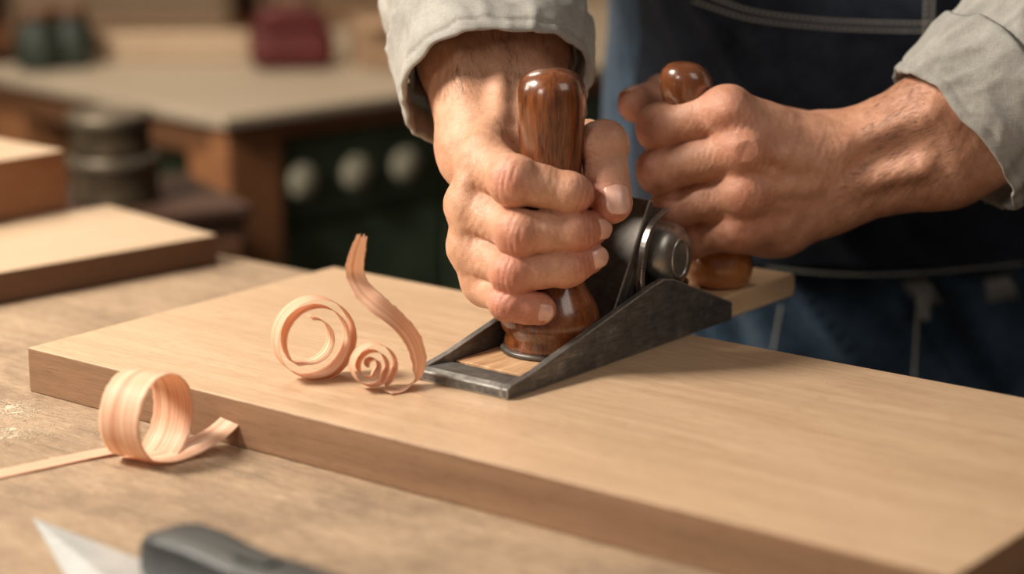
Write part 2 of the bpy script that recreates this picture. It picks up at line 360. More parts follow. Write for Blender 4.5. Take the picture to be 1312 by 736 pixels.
# ------------------------------------------------------------------ SDF hands
class Fld:
    def __init__(s, lo, hi, h):
        s.lo = np.array(lo); s.h = h; n = np.ceil((np.array(hi)-s.lo)/h).astype(int)+1
        s.ax = [(s.lo[i]+h*np.arange(n[i])).astype(np.float32) for i in range(3)]; s.shape = tuple(n)
    def new(s): return np.full(s.shape, .05, np.float32)
    def sub(s, lo, hi):
        sl = []
        for i in range(3):
            a = int(max(0, math.floor((lo[i]-s.lo[i])/s.h))); b = int(min(s.shape[i], math.ceil((hi[i]-s.lo[i])/s.h)+1))
            sl.append(slice(a, max(a, b)))
        X = s.ax[0][sl[0]][:, None, None]; Y = s.ax[1][sl[1]][None, :, None]; Z = s.ax[2][sl[2]][None, None, :]
        return tuple(sl), X, Y, Z
    def cap(s, G, a, b, ra, rb, k):
        r = max(ra, rb)+.006+k; lo = np.minimum(a, b)-r; hi = np.maximum(a, b)+r
        sl, X, Y, Z = s.sub(lo, hi)
        ba = b-a; L2 = max(float(ba@ba), 1e-9)
        x, y, z = X-a[0], Y-a[1], Z-a[2]
        h = np.clip((x*ba[0]+y*ba[1]+z*ba[2])/L2, 0, 1)
        d = np.sqrt((x-ba[0]*h)**2+(y-ba[1]*h)**2+(z-ba[2]*h)**2)-(ra+(rb-ra)*h)
        G[sl] = smin(G[sl], d.astype(np.float32), k)
def smin(a, b, k):
    h = np.clip(.5+.5*(b-a)/k, 0, 1); return (b+(a-b)*h-k*h*(1-h)).astype(np.float32)
def nets(D, lo, h):
    D = D.copy(); D[0] = D[-1] = .01; D[:, 0] = D[:, -1] = .01; D[:, :, 0] = D[:, :, -1] = .01
    s = D < 0
    c = [s[i:s.shape[0]-1+i, j:s.shape[1]-1+j, k:s.shape[2]-1+k] for i in (0, 1) for j in (0, 1) for k in (0, 1)]
    anyv = c[0].copy(); allv = c[0].copy()
    for q in c[1:]: anyv |= q; allv &= q
    mask = anyv & ~allv
    I = np.argwhere(mask); idx = -np.ones(mask.shape, np.int64); idx[mask] = np.arange(len(I))
    pos = np.zeros((len(I), 3)); cnt = np.zeros(len(I))
    cor = [(i, j, k) for i in (0, 1) for j in (0, 1) for k in (0, 1)]
    for a in cor:
        for ax in range(3):
            if a[ax] == 0:
                b2 = list(a); b2[ax] = 1
                d0 = D[I[:, 0]+a[0], I[:, 1]+a[1], I[:, 2]+a[2]]; d1 = D[I[:, 0]+b2[0], I[:, 1]+b2[1], I[:, 2]+b2[2]]
                cr = (d0 < 0) != (d1 < 0); t = np.where(cr, d0/np.where(cr, d0-d1, 1), 0)
                p = np.tile(np.array(a, float), (len(I), 1)); p[:, ax] += t
                pos[cr] += p[cr]; cnt[cr] += 1
    Vv = lo+(I+pos/cnt[:, None])*h
    Q = []
    for ax in range(3):
        n = [s.shape[0], s.shape[1], s.shape[2]]
        s0 = np.take(s, range(0, n[ax]-1), ax); s1 = np.take(s, range(1, n[ax]), ax)
        E = np.argwhere(s0 != s1); ins = s0[E[:, 0], E[:, 1], E[:, 2]]
        i, j, k = E.T
        if ax == 0: cs = [(i, j-1, k-1), (i, j, k-1), (i, j, k), (i, j-1, k)]
        elif ax == 1: cs = [(i-1, j, k-1), (i-1, j, k), (i, j, k), (i, j, k-1)]
        else: cs = [(i-1, j-1, k), (i, j-1, k), (i, j, k), (i-1, j, k)]
        q = np.stack([idx[c_] for c_ in cs], 1)
        q[~ins] = q[~ins][:, ::-1]; Q.append(q[(q >= 0).all(1)])
    return Vv, np.vstack(Q)

def build_hand(fingers, palm, thumb, tend, h, bumps, creases=()):
    pts = []
    for f in fingers+[thumb]:
        for p, r in f: pts += [p-r, p+r]
    for a, b, ra, rb, k in palm: pts += [a-ra, a+ra, b-rb, b+rb]
    pts = np.array(pts); lo = pts.min(0)-.004; hi = pts.max(0)+.004
    fl = Fld(lo, hi, h); G = fl.new()
    for a, b, ra, rb, k in palm: fl.cap(G, a, b, ra, rb, k)
    for a, b, ra, k in tend: fl.cap(G, a, b, ra, ra, k)
    flush = []
    for fi, f in enumerate(fingers+[thumb]):
        Tm = fl.new()
        P = [p for p, r in f]; R = [r for p, r in f]
        for i in range(3):
            mid = (P[i]+P[i+1])/2; rm = (R[i]+R[i+1])/2*(.925 if i else .94)
            fl.cap(Tm, P[i], mid, R[i], rm, .002); fl.cap(Tm, mid, P[i+1], rm, R[i+1], .003)
        for i in (1, 2):
            n_ = 2*P[i]-P[i-1]-P[i+1]
            if np.linalg.norm(n_) > .006:
                n_ = nrm(n_); t_ = nrm(P[i+1]-P[i-1]); cr = np.cross(n_, t_)
                for sg in (-1, 1):
                    c = P[i]+n_*R[i]*.27+cr*sg*R[i]*.28
                    fl.cap(Tm, c-t_*.002, c+t_*.002, R[i]*.71, R[i]*.71, .0045)
                cj = P[i]+n_*R[i]; amp = .00050; sg_ = .0046
                sl, X, Y, Z = fl.sub(cj-.018, cj+.018)
                al = (X-cj[0])*t_[0]+(Y-cj[1])*t_[1]+(Z-cj[2])*t_[2]
                d2 = (X-cj[0])**2+(Y-cj[1])**2+(Z-cj[2])**2
                ac = (X-cj[0])*cr[0]+(Y-cj[1])*cr[1]+(Z-cj[2])*cr[2]
                bow = al+.045*ac*ac/.01*np.sign(al)
                cw = .5+.5*np.cos(2*PI*bow/.0031+fi); cw2 = .5+.5*np.cos(2*PI*(al+ac*.25)/.0044+2*fi)
                wv = cw**5+.6*cw2**5           # sharp grooves, rounded ridges
                Tm[sl] += (amp*wv*np.exp(-(al*al)/(2*sg_**2))*np.exp(-d2/(2*.0085**2))).astype(np.float32)
                flush.append((P[i]+n_*R[i], .009, .95 if i == 1 else .6))
        flush.append((P[3], .010, .85))
        lo2 = np.min(P, 0)-.03; hi2 = np.max(P, 0)+.03
        sl, X, Y, Z = fl.sub(lo2, hi2)
        if fi < 4:
            dist = np.sqrt((X-P[0][0])**2+(Y-P[0][1])**2+(Z-P[0][2])**2)
            k = np.clip(.008-.6*np.clip(dist-.010, 0, 1), .0006, .008)
        else:
            dist = np.sqrt((X-P[1][0])**2+(Y-P[1][1])**2+(Z-P[1][2])**2); k = np.clip(.010-.5*np.clip(dist-.010, 0, 1), .001, .010)
        G[sl] = smin(G[sl], Tm[sl], k)
    for c, r, amp in bumps: fl.cap(G, c, c+1e-5, r, r, amp)
    for c, t_, w_, lam, amp, sig in creases:
        sl, X, Y, Z = fl.sub(c-sig*3, c+sig*3)
        al = (X-c[0])*t_[0]+(Y-c[1])*t_[1]+(Z-c[2])*t_[2]; ac = (X-c[0])*w_[0]+(Y-c[1])*w_[1]+(Z-c[2])*w_[2]
        d2 = (X-c[0])**2+(Y-c[1])**2+(Z-c[2])**2
        cw = .5+.5*np.cos(2*PI*(al+.0012*np.sin(ac*420)+.0005*np.sin(ac*1100+1))/lam)
        G[sl] += (1.1*amp*cw**5*np.exp(-d2/(2*sig*sig))).astype(np.float32)
    Vv, Q = nets(G, fl.lo, h)
    e = np.vstack([Q[:, [0, 1]], Q[:, [1, 2]], Q[:, [2, 3]], Q[:, [3, 0]]])
    acc = np.zeros_like(Vv); cn = np.zeros(len(Vv))
    np.add.at(acc, e[:, 0], Vv[e[:, 1]]); np.add.at(cn, e[:, 0], 1)
    cn[cn == 0] = 1; Vv = Vv*.6+.4*acc/cn[:, None]
    A = np.zeros(len(Vv))
    for c, s_, a_ in flush: A += a_*np.exp(-((Vv-c)**2).sum(1)/(2*s_**2))
    return Vv, Q, A

MM = .001
# ---- first hand (round the front knob)
Y0 = 1.0971
def h1(px, py, dy): return PY(px, py, Y0+dy*MM)
def J(f, l): return [(f(*p[:3]), p[3]*MM) for p in l]
f1 = [J(h1, [(622, 210, 8, 12.6), (659, 231, -23, 12.6), (727, 247, -22, 10.4), (741, 250, -9, 9)]),
      J(h1, [(608, 262, 6, 12.6), (664, 297, -26, 11.8), (732, 297, -24, 10.2), (757, 293, -15, 9.2)]),
      J(h1, [(610, 316, 6, 12), (657, 349, -26, 10.8), (724, 343, -25, 9.6), (754, 330, -17, 8.9)]),
      J(h1, [(626, 360, 6, 10.8), (650, 387, -25, 9.4), (676, 394, -27, 8.6), (692, 396, -26, 8.2)])]
t1 = J(h1, [(690, 210, 54, 15), (748, 190, 34, 13.5), (772, 188, 6, 12.4), (783, 259, -9, 11.2)])
wl, wr = h1(616, 190, 52), h1(668, 190, 56)
wb1 = h1(664, 250, 52)
fA, fB = h1(603, 70, 106), h1(659, 62, 110)
gA, gB = h1(590, -30, 156), h1(644, -40, 160)
p1 = [(f1[0][0][0], h1(636, 198, 50), .0125, .018, .01), (f1[1][0][0], h1(645, 215, 50), .0125, .018, .01),
      (f1[2][0][0], h1(655, 240, 50), .012, .017, .01), (f1[3][0][0], h1(664, 258, 50), .011, .017, .01),
      (h1(650, 215, 30), h1(662, 320, 28), .014, .013, .012), (h1(670, 210, 48), h1(735, 200, 40), .018, .014, .012),
      (wl, fA, .0215, .0280, .014), (wr, fB, .0215, .0285, .014),
      (fA, gA, .0280, .031, .012), (fB, gB, .0285, .031, .012),
      (h1(644, 210, 50), wl, .018, .0215, .014), (wb1, wr, .016, .0215, .012)]
td1 = [(h1(622, 188, 10), h1(628, 172, 40), .009, .008), (h1(600, 150, 46), h1(586, 60, 78), .0030, .008), (h1(640, 150, 36), h1(640, 70, 76), .0028, .008),
       (h1(602, 235, -4), h1(598, 285, -4), .004, .006), (h1(632, 200, 0), h1(628, 165, 34), .0026, .006)]
cr1 = [(h1(640, 178, 16), V3(.6, 0, .8), V3(.8, 0, -.6), .0034, .0004, .009), (h1(762, 205, -4), V3(0, 0, 1), V3(1, 0, 0), .0032, .00045, .007),
       (h1(630, 215, -14), V3(.8, -.3, -.3), V3(.3, 0, .9), .0040, .00028, .010), (h1(625, 275, -14), V3(.8, -.3, -.3), V3(.3, 0, .9), .0040, .00028, .010),
       (h1(625, 330, -12), V3(.8, -.3, -.3), V3(.3, 0, .9), .0040, .00028, .010),
       (h1(700, 240, -34), V3(1, 0, 0), V3(0, 0, 1), .0036, .00026, .010), (h1(705, 297, -36), V3(1, 0, 0), V3(0, 0, 1), .0036, .00026, .010), (h1(700, 345, -36), V3(1, 0, 0), V3(0, 0, 1), .0036, .00024, .010)]
HV1, HQ1, HA1 = build_hand(f1, p1, t1, td1, .00075, [(f1[0][0][0]+V3(-.002, -.003, .001), .0110, .012), (f1[1][0][0]+V3(-.002, -.003, 0), .0110, .012),
                                                   (f1[2][0][0]+V3(-.002, -.003, 0), .0105, .012), (f1[3][0][0]+V3(-.002, -.003, 0), .0095, .012)], cr1)
# ---- second hand (round the rear handle)
Yh = 1.205
def h2(px, py, dy): return PY(px, py, Yh+dy*MM)
f2 = [J(h2, [(932, 142, -34, 12.8), (847, 163, -20, 12.4), (850, 178, 12, 10), (885, 180, 24, 9)]),
      J(h2, [(952, 190, -39, 13), (848, 218, -24, 12.4), (858, 228, 10, 10), (892, 230, 24, 9)]),
      J(h2, [(953, 245, -36, 12.4), (864, 267, -22, 11.4), (874, 273, 10, 9.6), (903, 275, 24, 8.7)]),
      J(h2, [(946, 293, -29, 11.2), (889, 307, -18, 10.2), (895, 308, 8, 8.6), (917, 309, 20, 8)])]
t2 = J(h2, [(1020, 178, 8, 15), (925, 148, 28, 13), (852, 124, 28, 11.6), (815, 134, 6, 10.4)])
wt, wbt = h2(1056, 196, -8), h2(1062, 252, -6)
p2 = [(f2[0][0][0], h2(1046, 190, -14), .0125, .0165, .01), (f2[1][0][0], h2(1050, 212, -18), .013, .017, .01),
      (f2[2][0][0], h2(1052, 236, -16), .0125, .017, .01), (f2[3][0][0], h2(1056, 256, -8), .0125, .0165, .01),
      (h2(960, 165, 0), h2(970, 275, 2), .017, .017, .014), (h2(1030, 180, 8), h2(935, 155, 22), .017, .014, .012),
      (h2(1000, 296, -8), h2(955, 298, -12), .013, .012, .012),
      (h2(1050, 215, -2), wt, .018, .0175, .012), (wbt, h2(1000, 288, -8), .0165, .015, .012),
      (wt, h2(1205, 148, -12), .0172, .0250, .014), (wbt, h2(1212, 206, -12), .0172, .0250, .014),
      (h2(1205, 148, -12), h2(1330, 90, -5), .0250, .031, .012), (h2(1212, 206, -12), h2(1340, 140, -5), .0250, .031, .012)]
td2 = [(h2(940, 142, -46.5), h2(1035, 188, -27.5), .0030, .007), (h2(960, 190, -51.5), h2(1045, 212, -33.5), .0030, .007), (h2(960, 244, -47.5), h2(1045, 236, -33.5), .0028, .007),
       (h2(985, 285, -29), h2(1035, 262, -25), .0026, .007), (h2(975, 215, -47.5), h2(1010, 238, -41), .0012, .004), (h2(1010, 238, -41), h2(1060, 232, -28.5), .0012, .004),
       (h2(1000, 172, -38), h2(1040, 200, -32), .0012, .004),
       (h2(1075, 240, -23), h2(1180, 215, -36), .0045, .009), (h2(1075, 185, -24), h2(1190, 145, -34), .0040, .009),
       (h2(1045, 176, -24), h2(1075, 190, -24), .006, .010)]
cr2 = [(h2(895, 152, -38), V3(1, 0, -.2), V3(.2, 0, 1), .0030, .0003, .009), (h2(905, 205, -44), V3(1, 0, -.2), V3(.2, 0, 1), .0030, .0003, .009),
       (h2(955, 150, -46), V3(.9, 0, -.3), V3(.3, 0, .9), .0036, .00045, .006), (h2(972, 200, -50), V3(.9, 0, -.3), V3(.3, 0, .9), .0036, .00045, .006),
       (h2(972, 250, -48), V3(.9, 0, 0), V3(0, 0, 1), .0036, .0004, .006), (h2(1062, 215, -26), V3(1, 0, -.1), V3(.1, 0, 1), .0042, .0003, .012),
       (h2(910, 258, -40), V3(1, 0, -.2), V3(.2, 0, 1), .0030, .0003, .009), (h2(1075, 250, -24), V3(.9, 0, .3), V3(-.3, 0, 1), .0046, .0003, .010)]
HV2, HQ2, HA2 = build_hand(f2, p2, t2, td2, .00075, [(f2[0][0][0]+V3(-.001, -.0045, .001), .0102, .010), (f2[1][0][0]+V3(-.001, -.0045, .001), .0106, .010),
                                                   (f2[2][0][0]+V3(-.001, -.0045, 0), .0100, .010), (f2[3][0][0]+V3(-.001, -.0045, 0), .0090, .010)], cr2)
for j in f2: HA2 += .6*np.exp(-((HV2-(j[0][0]+V3(0, -.012, 0)))**2).sum(1)/(2*.009**2))
HA2 = np.clip(HA2*.8+.30, 0, 1)
def wobble(Vv):
    out = Vv.copy()
    for f_, a_, s_ in ((230, .00012, .3), (520, .00007, 1.7)):
        out[:, 0] += a_*np.sin(Vv[:, 1]*f_+3*np.sin(Vv[:, 2]*f_*.7+s_)); out[:, 1] += a_*np.sin(Vv[:, 2]*f_+3*np.sin(Vv[:, 0]*f_*.8+s_)); out[:, 2] += a_*np.sin(Vv[:, 0]*f_+3*np.sin(Vv[:, 1]*f_*.6+s_))
    return out
HV1 = wobble(HV1); HV2 = wobble(HV2)
# ---- hidden body below the clothes, coarse
CX = .24
def tcy(z): return 1.545-.10*z
ta = lambda z: float(np.interp(z, [-.25, -.1, 0, .15, .4, .53, .60], [.172, .174, .168, .162, .185, .16, .07]))
tb = lambda z: float(np.interp(z, [-.25, -.1, 0, .15, .4, .53, .60], [.125, .125, .118, .118, .125, .10, .065]))
sh1, sh2 = V3(CX-.165, 1.51, .50), V3(CX+.165, 1.51, .50)
el1, el2 = V3(-.050, 1.40, .345), V3(.47, 1.30, .275)
arm1, arm2 = (gA+gB)/2, (h2(1330, 90, -5)+h2(1340, 150, -5))/2
cp_ = [(V3(CX, 1.53, .12), V3(CX, 1.50, .42), .095, .10, .03), (V3(CX-.06, 1.53, -.02), V3(CX-.07, 1.50, .42), .088, .085, .03),
       (V3(CX+.06, 1.53, -.02), V3(CX+.07, 1.50, .42), .088, .085, .03), (sh1, sh2, .05, .05, .04), (V3(CX, 1.49, .48), V3(CX, 1.47, .62), .06, .055, .03),
       (arm1, el1, .028, .038, .03), (el1, sh1, .038, .05, .03), (arm2, el2, .029, .038, .03), (el2, sh2, .038, .05, .03),
       (V3(CX-.08, 1.54, -.06), V3(CX-.10, 1.53, -.45), .075, .052, .03), (V3(CX-.10, 1.53, -.45), V3(CX-.11, 1.56, -.83), .05, .036, .02),
       (V3(CX+.08, 1.54, -.06), V3(CX+.10, 1.53, -.45), .075, .052, .03), (V3(CX+.10, 1.53, -.45), V3(CX+.11, 1.56, -.83), .05, .036, .02)]
q = np.array([x for c in cp_ for x in (c[0]-c[2], c[0]+c[2], c[1]-c[3], c[1]+c[3])])
fl = Fld(q.min(0)-.02, q.max(0)+.02, .010); G = fl.new()
for c in cp_: fl.cap(G, *c)
BV, BQ = nets(G, fl.lo, .010)
allV = np.vstack([HV1, HV2, BV]); allQ = np.vstack([HQ1, HQ2+len(HV1), BQ+len(HV1)+len(HV2)])
allA = np.concatenate([HA1, HA2, np.zeros(len(BV))])
pers = thing('person', 'person in rolled grey sleeves and dark navy apron, gripping the hand plane with both hands', 'person', (CX, 1.55, FZ))
skin = add('body', allV, allQ, M['skin'], pers, world=True, smooth=True)
at = skin.data.attributes.new('flush', 'FLOAT', 'POINT'); at.data.foreach_set('value', np.clip(allA, 0, 1).astype(np.float32))

def nail(P0, P1, n, r, w, l, off=0.0):
    t = nrm(P1-P0); n = nrm(n-t*np.dot(n, t)); s = np.cross(t, n)
    c = P1+n*(r+.0001)+t*off
    V = []; na, nl = 13, 12; cr = r*.95
    for j in range(nl):
        y = (j/(nl-1)-.55)*l; yy = j/(nl-1)
        ww = w*(.5 if yy > .02 else .46)*(1-max(0, (yy-.72)/.28)**2.4*.45)*(1-max(0, (.2-yy)/.2)**2*.25)
        for i in range(na):
            x = (i/(na-1)*2-1)*ww; phi = x/cr
            dep = .0011*max(0, (yy-.35)/.65)**2*1.6 + .0008*max(0, (.3-yy)/.3)
            V.append(c+t*(y+(.0006*(1-(x/ww)**2) if j == nl-1 else 0))+s*(cr*math.sin(phi))+n*(cr*math.cos(phi)-cr-dep+.0002))
    add('fingernail', V, grid_faces(nl, na), M['nail'], skin, world=True, smooth=True, solid=.0005)
nail(t1[2][0], t1[3][0], V3(.30, -.92, .1), .0112, .0140, .0155, .0025)
nail(f1[1][2][0], f1[1][3][0], V3(.68, -.7, .1), .0092, .0112, .0110, .002)
nail(f1[2][2][0], f1[2][3][0], V3(.68, -.7, .1), .0089, .0108, .0105, .002)
nail(f1[3][2][0], f1[3][3][0], V3(.1, -1, -.05), .0082, .0102, .0098, .001)
nail(t2[2][0], t2[3][0], V3(-.6, -.2, .75), .0104, .0130, .0135, .0015)

# ---- arm hair
def hairs(HV, a, b, n, reach, toward, lo_t, hi_t):
    ba = b-a; t = ((HV-a)@ba)/(ba@ba)
    sel = np.where((t > lo_t) & (t < hi_t))[0]; ax = nrm(ba)*toward
    cen = a+ba*t[:, None]
    V, Fs = [], []
    for i in np.random.choice(sel, n):
        p = HV[i]; nn = p-cen[i]; nn = nrm(nn-ax*np.dot(nn, ax))
        if nn[1] > .35: continue
        if random.random() < .7*max(0, (lo_t+.4-t[i])/.4): continue
        side = np.cross(nn, ax); w_ = noise.noise(Vector(tuple(p*45)))
        d = nrm(ax+side*(w_*1.3+random.uniform(-.3, .3))+V3(0, 0, -.35)); l = reach*random.uniform(.35, 1.05)
        w = side*.000065; k = len(V)
        pts = [p-nn*.0003, p+d*l*.5+nn*l*.10, p+d*l+nn*l*.05]
        for j, q_ in enumerate(pts):
            ww = w*(1-.4*j); V += [q_-ww, q_+ww]
        Fs += [(k, k+1, k+3, k+2), (k+2, k+3, k+5, k+4)]
    return V, Fs
ha = merge(hairs(HV1, (wl+wr)/2, (fA+fB)/2, 4400, .010, -1, .0, 1.15),
           hairs(HV2, (wt+wbt)/2, (h2(1205, 148, -12)+h2(1212, 206, -12))/2, 5200, .010, -1, -.02, 1.1))
hh = add('arm_hair', *ha, M['hair'], skin, world=True); hh['kind'] = 'stuff'

# ---- sleeves
def fold(q, s, seed):
    a = noise.noise(Vector((math.cos(q)*1.4+seed, math.sin(q)*1.4, s*24+math.sin(q+seed)*1.3)))
    b = 1-abs(noise.noise(Vector((math.cos(q)*1.7, math.sin(q)*1.7+seed, s*38+math.cos(q*2+seed)*1.4))))*3.4
    b2 = 1-abs(noise.noise(Vector((math.cos(q)*3.1+4, math.sin(q)*3.1+seed, s*60+math.sin(q*3+seed)*1.0))))*3.8
    c = noise.noise(Vector((math.cos(q)*6+seed, math.sin(q)*6, s*120)))
    return .8*a+.75*max(b, -.5)+.28*max(b2, -.4)+.1*c
def sleeve(path, radii, name, cufflen, seed, camp=.0026, rag=.006):
    pts = catmull(path, 30); rr = np.interp(np.linspace(0, 1, len(pts)), np.linspace(0, 1, len(radii)), radii)
    n = 180; ref = None; frames = []
    acc = 0; dist = [0]
    for i in range(1, len(pts)): acc += np.linalg.norm(pts[i]-pts[i-1]); dist.append(acc)
    for i in range(len(pts)):
        t = nrm(pts[min(i+1, len(pts)-1)]-pts[max(i-1, 0)])
        if ref is None: ref = nrm(np.cross(t, V3(0, 1, .2)))
        a = nrm(ref-t*np.dot(ref, t)); frames.append((a, np.cross(t, a), t)); ref = a
    st = next(i for i in range(len(pts)) if dist[i] > cufflen*.6)
    V = []
    for i in range(st, len(pts)):
        a, b, t = frames[i]; r = rr[i]-.0045+.006*min(1, max(0, (dist[i]-cufflen)/.03))
        for k in range(n):
            q = 2*PI*k/n; d = math.cos(q)*a+math.sin(q)*b
            V.append(pts[i]+d*(r+.0055*fold(q, dist[i]*.8, seed)))
    sl_ = add(name, V, grid_faces(len(pts)-st, n, True), M['linen'], pers, world=True, smooth=True, solid=.0010)
    a0, b0, t0 = frames[0]; V = []
    prof = [(.020, -.0024), (.008, -.0022), (.002, -.0018), (.0002, -.0012), (-.0004, -.0004), (-.0002, .0006), (.0010, .0012), (.0045, .0014), (.0058, .0006), (.0070, .0016)]
    prof += [(.0070+(cufflen-.010)*j/16, .0018) for j in range(1, 17)]+[(cufflen-.001, .0018), (cufflen+.0004, .0006), (cufflen, -.0016)]
    for s, dr in prof:
        i = min(range(len(pts)), key=lambda i: abs(dist[i]-max(s, 0)))
        f = min(1, max(0, s/cufflen))
        for k in range(n):
            q = 2*PI*k/n; d = math.cos(q)*a0+math.sin(q)*b0
            p = pts[0]+t0*s+d*(rr[0]+dr)
            p = p*(1-f)+f*(pts[i]+(math.cos(q)*frames[i][0]+math.sin(q)*frames[i][1])*(rr[i]+dr+.0020))
            w = fold(q, s*1.0, seed+5)+.8*noise.noise(Vector((math.cos(q)*1.5, math.sin(q)*1.5+seed, s*6)))
            w2 = noise.noise(Vector((math.cos(q)*1.3+9, math.sin(q)*1.3, seed)))+.25*noise.noise(Vector((math.cos(q)*4+9, math.sin(q)*4, seed)))
            V.append(p+d*camp*w+t0*rag*w2)
    add('cuff', V, grid_faces(len(prof), n, True), M['linen'], sl_, world=True, smooth=True)
    return sl_
sleeve([h1(636, 120, 82), h1(622, 16, 132), h1(602, -110, 195), el1, (el1+sh1)/2+V3(-.01, 0, .0), sh1+V3(.03, 0, .02)], [.0515, .053, .055, .057, .062, .065], 'sleeve', .046, 3.1, .003)
sleeve([h2(1221, 178, -10), h2(1300, 114, -2), h2(1400, 35, 20), el2, (el2+sh2)/2+V3(.02, 0, 0), sh2+V3(-.03, 0, .02)], [.0505, .053, .056, .058, .062, .065], 'sleeve', .042, 8.3, .0022, .005)

# ---- torso layers
def tpt(phi, z, o):
    a, b_ = ta(z)+o, tb(z)+o
    s, c = math.sin(phi), math.cos(phi)
    return V3(CX+a*math.copysign(abs(s)**.85, s), tcy(z)-b_*math.copysign(abs(c)**.8, c), z)
def rid(v, amp=1): return 1-abs(noise.noise(v))*2.8*amp
def loft_torso(name, z0, z1, o, mat, amp, p0=-PI, p1=PI, closed=True, nz=40, n=110, solid=.0015, seed=0):
    V = []
    for j in range(nz):
        z = z0+(z1-z0)*j/(nz-1)
        for i in range(n):
            ph = p0+(p1-p0)*i/(n if closed else n-1)
            p = tpt(ph, z, o); d = nrm(V3(math.sin(ph), -math.cos(ph), 0))
            w = noise.noise(Vector((ph*2.2+seed, z*9, seed)))+.9*rid(Vector((ph*2.6+seed+z*7, z*13+ph*3, seed)))
            V.append(p+d*amp*(w+.1))
    return add(name, V, grid_faces(nz, n, closed), mat, pers, world=True, smooth=True, solid=solid)
loft_torso('shirt', -.03, .595, .0, M['linen'], .003)
loft_torso('overalls', -.01, .40, .0055, M['denim'], .003, -1.75, 1.75, False, seed=4)
loft_torso('apron', -.001, .46, .0125, M['navy'], .0060, -1.02, 1.6, False, seed=7, nz=100, n=170)
def leg_loft(sx):
    V = []; zs = np.linspace(-.12, FZ+.05, 46); n = 60
    for z in zs:
        f = min(1, max(0, (-.12-z)/.35)); f2 = min(1, max(0, (-.45-z)/.4))
        cx = CX+sx*(.083+.02*f); rx = .098-.022*f-.014*f2; ry = .122-.038*f-.012*f2; cy = tcy(-.1)+.0-.005*f
        for i in range(n):
            q = 2*PI*i/n; w = noise.noise(Vector((q*1.5*sx, z*14, 5)))
            V.append((cx+(rx+.004*w)*math.cos(q), cy+(ry+.004*w)*math.sin(q), z))
    return V, grid_faces(len(zs), n, True)
V = []; nz, n = 90, 210
for j in range(nz):
    z = -.21+(.035+.21)*j/(nz-1)
    for i in range(n):
        ph = -PI+2*PI*i/n; p = tpt(ph, z, .004); d = nrm(V3(math.sin(ph), -math.cos(ph), 0))
        w = noise.noise(Vector((ph*2.0, z*10, 2)))+1.3*max(-.3, rid(Vector((ph*3+z*12, z*14+ph*4, 3))))
        V.append(p+d*(.0070*w-.002))
jt = (V, grid_faces(nz, n, True))
add('jeans', *merge(jt, leg_loft(-1), leg_loft(1)), M['denim'], pers, world=True, smooth=True, solid=.0015)
for sx in (-1, 1):
    x = CX+sx*.105; V = []
    prs = [(-.20, .030, .035), (-.17, .046, .055), (-.10, .052, .07), (-.02, .046, .10), (.03, .044, .14), (.07, .042, .14), (.09, .03, .12)]
    for (y, w, hgt) in prs:
        for k in range(20):
            q = 2*PI*k/20; c_, s_ = math.cos(q), math.sin(q)
            V.append((x+w*math.copysign(abs(c_)**.7, c_), 1.55+y, FZ+hgt/2+hgt/2*math.copysign(abs(s_)**.7, s_)))
    Fs = grid_faces(len(prs), 20, True)+[tuple(range(20))[::-1], tuple((len(prs)-1)*20+i for i in range(20))]
    add('boot', V, Fs, M['leather'], pers, world=True, smooth=True)
def tor_px(px, py, o):
    Y = 1.42
    for _ in range(6):
        P = PY(px, py, Y); z = P[2]; s = max(-.999, min(.999, (P[0]-CX)/(ta(z)+o)))
        s = math.copysign(abs(s)**(1/.85), s); c = math.sqrt(max(0, 1-s*s)); Y = tcy(z)-(tb(z)+o)*c**.8
    return PY(px, py, Y)
def stitch(name, pxs, o, step=.0036, ln=.0026, r=.00070, col='thread'):
    P = catmull([tor_px(x, y, o) for x, y in pxs], 30); parts = []; acc = 0; nxt = 0
    for i in range(1, len(P)):
        d = np.linalg.norm(P[i]-P[i-1]); acc += d
        while acc >= nxt:
            c = P[i]-(P[i]-P[i-1])*((acc-nxt)/d); t = nrm(P[i]-P[i-1])
            parts.append(tube([c-t*ln/2, c+t*ln/2], r, 5)); nxt += step
    add(name, *merge(*parts), M[col], pers, world=True)
stitch('stitching', [(890, 2), (960, 24), (1050, 35), (1130, 39), (1200, 40)], .0225)
stitch('stitching', [(900, -8), (965, 14), (1050, 25), (1130, 29), (1200, 30)], .0225)
stitch('stitching', [(1196, -20), (1193, 60)], .0225)
stitch('stitching', [(1187, -20), (1184, 60)], .0225)
stitch('stitching', [(985, 344), (1080, 352), (1180, 350), (1312, 338)], .0200)
stitch('stitching', [(1177, 372), (1170, 500)], .0175)
stitch('stitching', [(1000, 395), (990, 450)], .0175)
pk = [tor_px(x, y, .018) for x, y in [(1180, 378), (1192, 378), (1191, 410), (1180, 410)]]
add('loop_tab', pk, [(0, 1, 2, 3)], M['linen'], pers, world=True, solid=.002)

